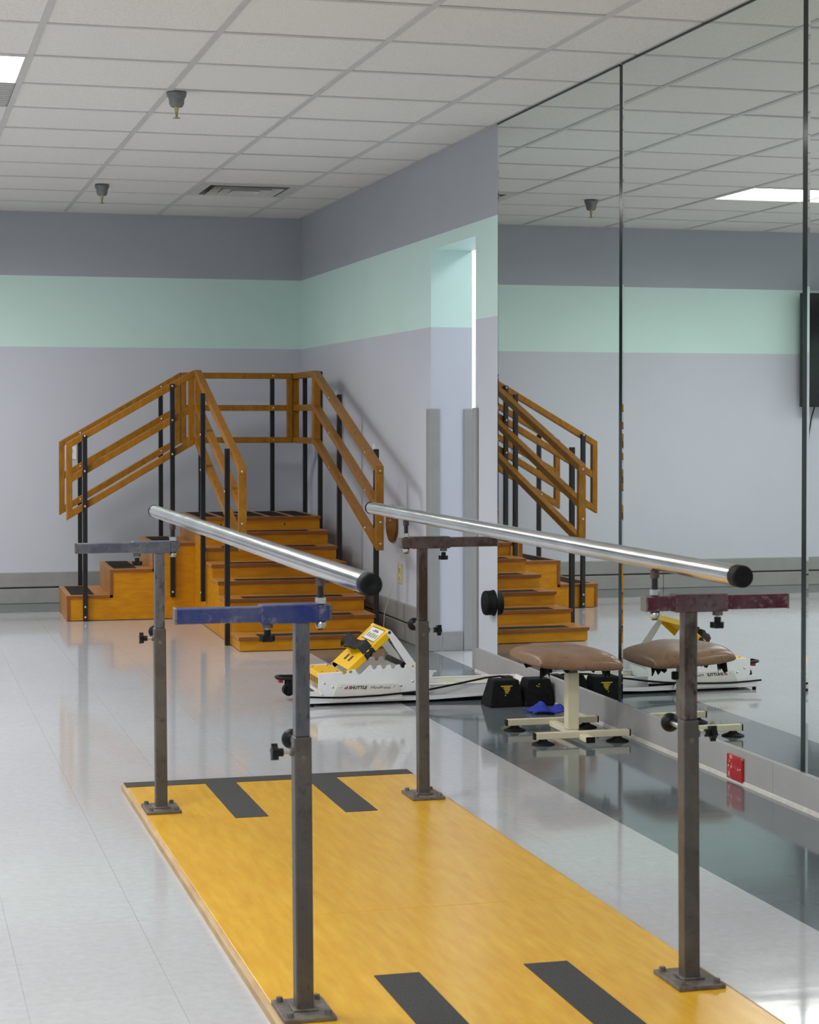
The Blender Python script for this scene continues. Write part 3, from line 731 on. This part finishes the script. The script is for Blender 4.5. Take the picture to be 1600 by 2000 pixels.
# foot plate : slanted channel from (1.865,.152) to (2.044,.313)
a=Vector((1.865,0,.152)); b=Vector((2.046,0,.314)); d=(b-a).normalized(); nrm=Vector((-d.z,0,d.x)); L=(b-a).length
def fp(s,y,h): p=a+d*s+nrm*h; return (p.x,y,p.z)
def slab(s0,s1,y0,y1,h0,h1):
    m=MB(LP); vs_=[fp(s,y,h) for h in (h0,h1) for s,y in ((s0,y0),(s1,y0),(s1,y1),(s0,y1))]
    return m.add(vs_,[(0,3,2,1),(4,5,6,7),(0,1,5,4),(1,2,6,5),(2,3,7,6),(3,0,4,7)])
m=MB(LP)
for args in ((0,L,YP0+.01,YP1-.002,-.003,0),(-.012,L,YP0+.008,YP0+.012,-.026,0),(-.012,L,YP1-.004,YP1,-.026,0),(L-.004,L,YP0+.01,YP1-.002,-.026,0)):
    t_=slab(*args); m.v+=t_.v; bse=len(m.v)-8; m.f+=[tuple(i+bse for i in f) for f in t_.f]; m.sm+=t_.sm
fpo=m.build('foot_plate',M['yellow'],lp,.0012)
MB(LP).cyl((1.875,YP0-.002,.143),(1.875,YP0+.012,.143),.006,n=12).build('pivot_bolt',M['gold_screw'],fpo)
lab=slab(.163,.226,YP0+.045,YP1-.045,0,.0006).build('instruction_label',M['decal'],fpo)
mi=slab(.159,.230,YP0+.041,YP1-.041,0,.0003).build('label_border',M['ink'],fpo)
for i in range(5):
    y=YP0+.065+i*.034
    for o_,w_ in ((0,.004),(.009,.0025),(.016,.0035)):
        slab(.176,.196+.002*(i%3),y+o_,y+o_+w_,.0006,.0009).build('figure_print',M['ink'],lab)
slab(.207,.211,YP0+.10,YP1-.10,.0006,.0009).build('title_print',M['ink'],lab)
slab(.213,.2165,YP0+.115,YP1-.115,.0006,.0009).build('title_print',M['ink'],lab)
for y in (.095,.165): slab(.034,.064,YP0+y,YP0+y+.03,-.0002,.0004).build('slot',M['slot'],fpo)
# strap arched over the plate
n_=28; vs_=[];fs=[]
for i in range(n_+1):
    t=i/n_; y=YP0-.002+(YP1-YP0+.03)*t
    h=.010+.030*math.sin(math.pi*t)**.8+.010*math.sin(5.2*math.pi*t)+(.012 if t>.85 else 0)
    if t<.06: h=-.024+.034*(t/.06)
    sh=.012*math.sin(3*math.pi*t)-.014*t
    for s_ in (.086,.098,.112,.126,.136):
        rip=.0035*math.sin(s_*260+t*9)
        vs_.append(fp(s_+sh,y,h+rip))
for i in range(n_):
    for k in range(4): fs.append((i*5+k,i*5+k+1,(i+1)*5+k+1,(i+1)*5+k))
so=MB(LP).add(vs_,fs,True).build('foot_strap',M['strap'],lp); sm=so.modifiers.new('solid','SOLIDIFY'); sm.thickness=.004; sm.offset=0
# struts
def strut(y0,y1):
    p0=Vector((2.042,.303)); p1=Vector((2.150,.150)); dd=(p1-p0).normalized(); nn=Vector((-dd.y,dd.x)); poly=[]
    for i in range(9):
        t=math.pi*i/8; poly.append(tuple(p0-dd*(.011*math.sin(t))+nn*(.011*math.cos(t))))
    poly+= [tuple(p0+dd*.06-nn*.016),tuple(p1-dd*.02-nn*.018),tuple(p1+dd*.015-nn*.012),tuple(p1+dd*.015+nn*.012),tuple(p1-dd*.02+nn*.017),tuple(p0+dd*.06+nn*.015)]
    return MB(LP).prism(poly,'y',y0,y1).build('strut',M['white'],lp,.0008,1)
s1=strut(YP0-.0045,YP0-.001); s2=strut(YP1-.016,YP1-.0125)
MB(LP).lathe([(0,.004),(.004,.0036),(.0068,0)],(2.042,YP0-.0045,.303),(0,-1,0),12).build('pivot_bolt',M['ink'],s1)
MB(LP).lathe([(0,.004),(.003,.0036),(.0058,0)],(2.143,YP0-.0045,.160),(0,-1,0),12).build('pivot_bolt',M['gold_screw'],s1)
MB(LP).cyl((2.108,YP0+.006,.163),(2.108,YP1-.018,.163),.013,n=14).build('height_bar',M['plastic'],lp)

# ================================================================== STOOL
SO=Vector((2.488,6.90,0)); so_=root_empty('low_stool',SO)
tag(so_,'small low stool with torn brown vinyl cushion and cream steel base','stool')
zt,zb=.044,.020
for y in (6.742,7.078):
    b_=MB(SO).box(2.302,2.674,y-.0125,y+.0125,zb,zt).build('foot_bar',M['cream'],so_,.002)
    for x in (2.302,2.674): MB(SO).box(x-.003,x+.003,y-.013,y+.013,zb-.0005,zt+.0005).build('end_plug',M['plastic'],b_,.001)
    for x in (2.336,2.628):
        MB(SO).lathe([(0,.0005),(.042,.0005),(.043,.003),(.034,.007),(.018,.013),(.013,.0195),(.013,.020),(0,.020)],(x,y,0),n=28).build('suction_foot',M['rubber'],b_)
spn=MB(SO).box(2.472,2.504,6.655,7.066,.014,.034).build('spine_bar',M['cream'],so_,.002)
MB(SO).box(2.4715,2.5045,6.648,6.657,.0135,.0345).build('end_plug',M['plastic'],spn,.001)
MB(SO).box(2.466,2.511,6.835,6.880,.034,.248).build('column',M['cream'],so_,.003)
MB(SO).box(2.470,2.507,6.839,6.876,.248,.272).build('inner_column',M['plate'],so_,.002)
MB(SO).box(2.40,2.58,6.79,7.03,.266,.274).build('seat_bracket',M['torn'],so_,.002)
MB(SO).box(2.515,2.536,6.845,6.868,.205,.236).build('height_knob',M['plastic'],so_,.004)
MB(SO).box(2.508,2.52,6.852,6.862,.214,.228).build('knob_stem',M['bolt'],so_)
# pillow like cushion
nu=28; vs_=[];fs=[]
def cush(u,v,sgn):
    hx,hy=.176,.208
    px=SO.x+hx*u*(1-.05*v*v*(1-abs(u))) ; py=6.925+hy*v*(1-.05*u*u)
    e=max(0,1-abs(u)**3.2)*max(0,1-abs(v)**3.2)
    z=.285+(.052*e**.34 if sgn>0 else -.022*e**.22)
    z+= .006*math.sin(4*u+2*v)*e*(1 if sgn>0 else 0) - .010*u
    return (px,py,z)
for sgn in (1,-1):
    b0=len(vs_)
    for i in range(nu+1):
        for j in range(nu+1):
            u=math.sin(math.pi/2*(2*i/nu-1)); v=math.sin(math.pi/2*(2*j/nu-1))
            k=.93+.07*min(1,1.6-max(abs(u),abs(v))*.6) if False else 1
            # squircle rounding of the outline
            r=max(abs(u),abs(v)); 
            if r>0:
                ln=math.hypot(u,v); sq=r/ln; f=1-(1-sq)*.24*r**4
            else: f=1
            p=cush(u,v,sgn); cxx,cyy_=SO.x,6.925
            vs_.append((cxx+(p[0]-cxx)*f,cyy_+(p[1]-cyy_)*f,p[2]))
    for i in range(nu):
        for j in range(nu): fs.append((b0+i*(nu+1)+j,b0+(i+1)*(nu+1)+j,b0+(i+1)*(nu+1)+j+1,b0+i*(nu+1)+j+1))
cu=MB(SO).add(vs_,fs,True); me=cu.mesh('cushion'); me.materials.append(M['vinyl'])
bm=bmesh.new(); bm.from_mesh(me); bmesh.ops.remove_doubles(bm,verts=bm.verts,dist=.0006); bmesh.ops.recalc_face_normals(bm,faces=bm.faces); bm.to_mesh(me); bm.free()
cuo=bpy.data.objects.new('cushion',me); link(cuo,so_)
# torn lining hanging under the seat
for (x,y,w_,h_) in ((2.36,6.80,.04,.045),(2.40,6.86,.03,.03),(2.60,6.80,.035,.05),(2.62,6.84,.03,.06),(2.53,6.76,.05,.02),(2.45,6.77,.05,.018),(2.57,7.0,.04,.03),(2.38,7.02,.05,.03)):
    vs2=[];k_=7
    for i in range(k_):
        t=i/(k_-1)
        vs2+=[(x-w_/2+w_*t,y+.008*math.sin(t*7+x*90),.276),(x-w_/2+w_*t+random.uniform(-.003,.003),y+.012*math.sin(t*6+x*50),.276-h_*random.uniform(.45,1))]
    o_=MB(SO).add(vs2,[(2*i,2*i+2,2*i+3,2*i+1) for i in range(k_-1)]).build('torn_lining',M['torn'],cuo); mm=o_.modifiers.new('s','SOLIDIFY'); mm.thickness=.0015

# ================================================================== WEDGE BLOCKS, CLOTH
def wedge(x0,x1,y0,y1,label,pr,inset=(.018,.022),h=.113,lean=0):
    r=root_empty('foam_block',((x0+x1)/2,(y0+y1)/2,0)); o=r.location; tag(r,label,'block','black blocks by the kick board')
    ix,iy=inset
    vs_=[(x0,y0,.0005),(x1,y0,.0005),(x1,y1,.0005),(x0,y1,.0005),(x0+ix,y0+iy*.35,h),(x1-ix,y0+iy*.35,h),(x1-ix,y1-iy*2.4,h),(x0+ix,y1-iy*2.4,h)]
    MB(o).add(vs_,[(3,2,1,0),(4,5,6,7),(0,1,5,4),(1,2,6,5),(2,3,7,6),(3,0,4,7)]).build('body',M['wedge'],r,.005)
    xm=(x0+x1)/2
    for dx,z,w_ in pr:
        y=y0+iy*.35*(z/h)-.0012
        MB(o).box(xm+dx-w_/2,xm+dx+w_/2,y-.0006,y+.0004,z-.0022,z+.0022).build('print_line',M['yellow_print'],r)
wedge(2.420,2.566,7.655,7.80,'black trapezoid block with a yellow printed triangle',[(0.0,.088,.050),(.0,.081,.030),(.002,.074,.026),(.002,.067,.018),(0,.060,.012),(-.006,.050,.004)])
wedge(2.570,2.704,7.652,7.80,'plain black trapezoid block nearest the mirror',[(-.012,.085,.005),(-.002,.092,.005),(-.004,.082,.004)])
vs_=[];fs=[];nx,ny=22,14
for i in range(nx+1):
    for j in range(ny+1):
        u=i/nx;v=j/ny
        x=2.520+.150*u+.018*math.sin(v*3+.5)*(1-u); y=7.40+.115*v-.03*u*v+.03*(1-u)*(1-v)
        z=.004+.040*math.exp(-((u-.32)/.16)**2)*math.exp(-((v-.55)/.42)**2)+.026*math.exp(-((u-.85)/.18)**2)*math.exp(-((v-.6)/.4)**2)+.004*math.sin(9*u+5*v)**2+.003*math.sin(14*v)**2
        vs_.append((x,y,z))
for i in range(nx):
    for j in range(ny): fs.append((i*(ny+1)+j,(i+1)*(ny+1)+j,(i+1)*(ny+1)+j+1,i*(ny+1)+j+1))
co=Vector((2.60,7.46,0)); cl=MB(co).add([(p[0],p[1],p[2]) for p in vs_],fs,True).build('cleaning_cloth',M['cloth_blue']); cl.location=co
mm=cl.modifiers.new('s','SOLIDIFY'); mm.thickness=.003; mm.offset=-1
tag(cl,'crumpled royal blue cloth on the floor behind the stool','cloth')

# ================================================================== WALL FITTINGS
# red plate on kick board
r=root_empty('red_cover_plate',(XR-.014,5.868,.0)); o=r.location; tag(r,'chipped red painted plate on the grey kick board','wall plate')
MB(o).box(XR-.0235,XR-.0142,5.809,5.927,.008,.088).build('plate',M['red_plate'],r,.002)
for y in (5.823,5.913): MB(o).lathe([(0,.0015),(.003,.0012),(.004,0)],(XR-.0235,y,.048),(-1,0,0),10).build('screw',M['bolt'],r)
# ivory outlet
r=root_empty('wall_outlet',(XR,10.24,.357)); o=r.location; tag(r,'ivory power outlet plate low on the wall beside the stairs','outlet')
MB(o).box(XR-.006,XR,10.198,10.282,.302,.412).build('plate',M['ivory'],r,.002)
for z in (.335,.380):
    s_=MB(o).lathe([(0,.002),(.015,.002),(.016,0)],(XR-.006,10.24,z),(-1,0,0),20).build('socket',M['ivory'],r)
    for dy in (-.006,.006): MB(o).box(XR-.0085,XR-.008,10.24+dy-.0012,10.24+dy+.0012,z-.005,z+.006).build('slot',M['dark_slot'],s_)
MB(o).box(XR-.0066,XR-.006,10.215,10.262,.304,.322).build('smudge',M['dark_slot'],r) if False else None
# round wooden disc
r=root_empty('wooden_disc',(XR,10.39,.622)); o=r.location; tag(r,'round dark wood disc screwed to the side wall','wall disc')
MB(o).lathe([(0,.0),(.103,.0),(.104,.003),(.104,.016),(.101,.019),(0,.019)],(XR,10.39,.622),(-1,0,0),48,False).build('disc',M['disc_wood'],r)
MB(o).lathe([(0,.003),(.004,.0025),(.006,0)],(XR-.019,10.39,.640),(-1,0,0),12).build('screw',M['bolt'],r)
# black rubber bumper
r=root_empty('rubber_bumper',(XR,8.56,.349)); o=r.location; tag(r,'round black rubber bumper on the wall beside the mirror','bumper')
MB(o).lathe([(0,.0),(.060,.0),(.060,.006),(.057,.008),(.057,.040),(.054,.046),(.0,.046)],(XR,8.556,.349),(-1,0,0),40).build('cylinder_body',M['rubber'],r)
MB(o).lathe([(0,.001),(.006,.001),(.007,-.004)],(XR-.046,8.556,.349),(-1,0,0),12).build('screw',M['black_steel'],r)
# white plate on the back wall behind the rail
r=root_empty('switch_plate',(1.178,YB,.995)); o=r.location; tag(r,'white switch plate on the back wall behind the left rail','wall plate')
MB(o).box(1.143,1.213,YB-.007,YB,.940,1.048).build('plate',M['white'],r,.002)
MB(o).box(1.172,1.184,YB-.014,YB-.007,.985,1.005).build('toggle',M['white'],r,.001)
# small white plate on the side wall above the nearest right rail post
r=root_empty('wall_switch',(XR,10.815,1.02)); o=r.location; tag(r,'small white plate on the side wall just above a black rail post','wall plate')
MB(o).box(XR-.007,XR,10.785,10.845,.985,1.06).build('plate',M['white'],r,.002)
MB(o).box(XR-.012,XR-.007,10.81,10.82,1.01,1.03).build('toggle',M['white'],r,.001)
# television on the back wall (seen in the mirror)
r=root_empty('television',(-1.64,YB,1.70)); o=r.location; tag(r,'black wall television seen at the mirror edge','television')
MB(o).box(-2.36,-.93,YB-.135,YB-.10,1.292,2.112).build('cabinet',M['tv'],r,.006)
MB(o).box(-2.345,-.945,YB-.1362,YB-.1345,1.307,2.097).build('screen',M['screen'],r)
MB(o).box(-1.95,-1.33,YB-.10,YB,1.50,1.90).build('wall_bracket',M['black_steel'],r,.004)
MB(o).tube([(-1.05,YB-.11,1.30),(-1.055,YB-.05,1.22),(-1.05,YB-.02,1.10),(-1.04,YB-.012,.95),(-1.03,YB-.012,.8),(-1.035,YB-.012,.65)],.005,8).build('power_cord',M['plastic'],r)
# thin pale wire behind the stair foot
wo=Vector((2.62,10.4,0)); wi=MB(wo).tube([(2.70,10.30,.30),(2.66,10.26,.22),(2.62,10.20,.14),(2.60,10.14,.08),(2.61,10.08,.012),(2.64,10.0,.006)],.0022,6).build('loose_wire',M['wire']); wi.location=wo
tag(wi,'thin pale wire hanging beside the lower stair treads','wire')
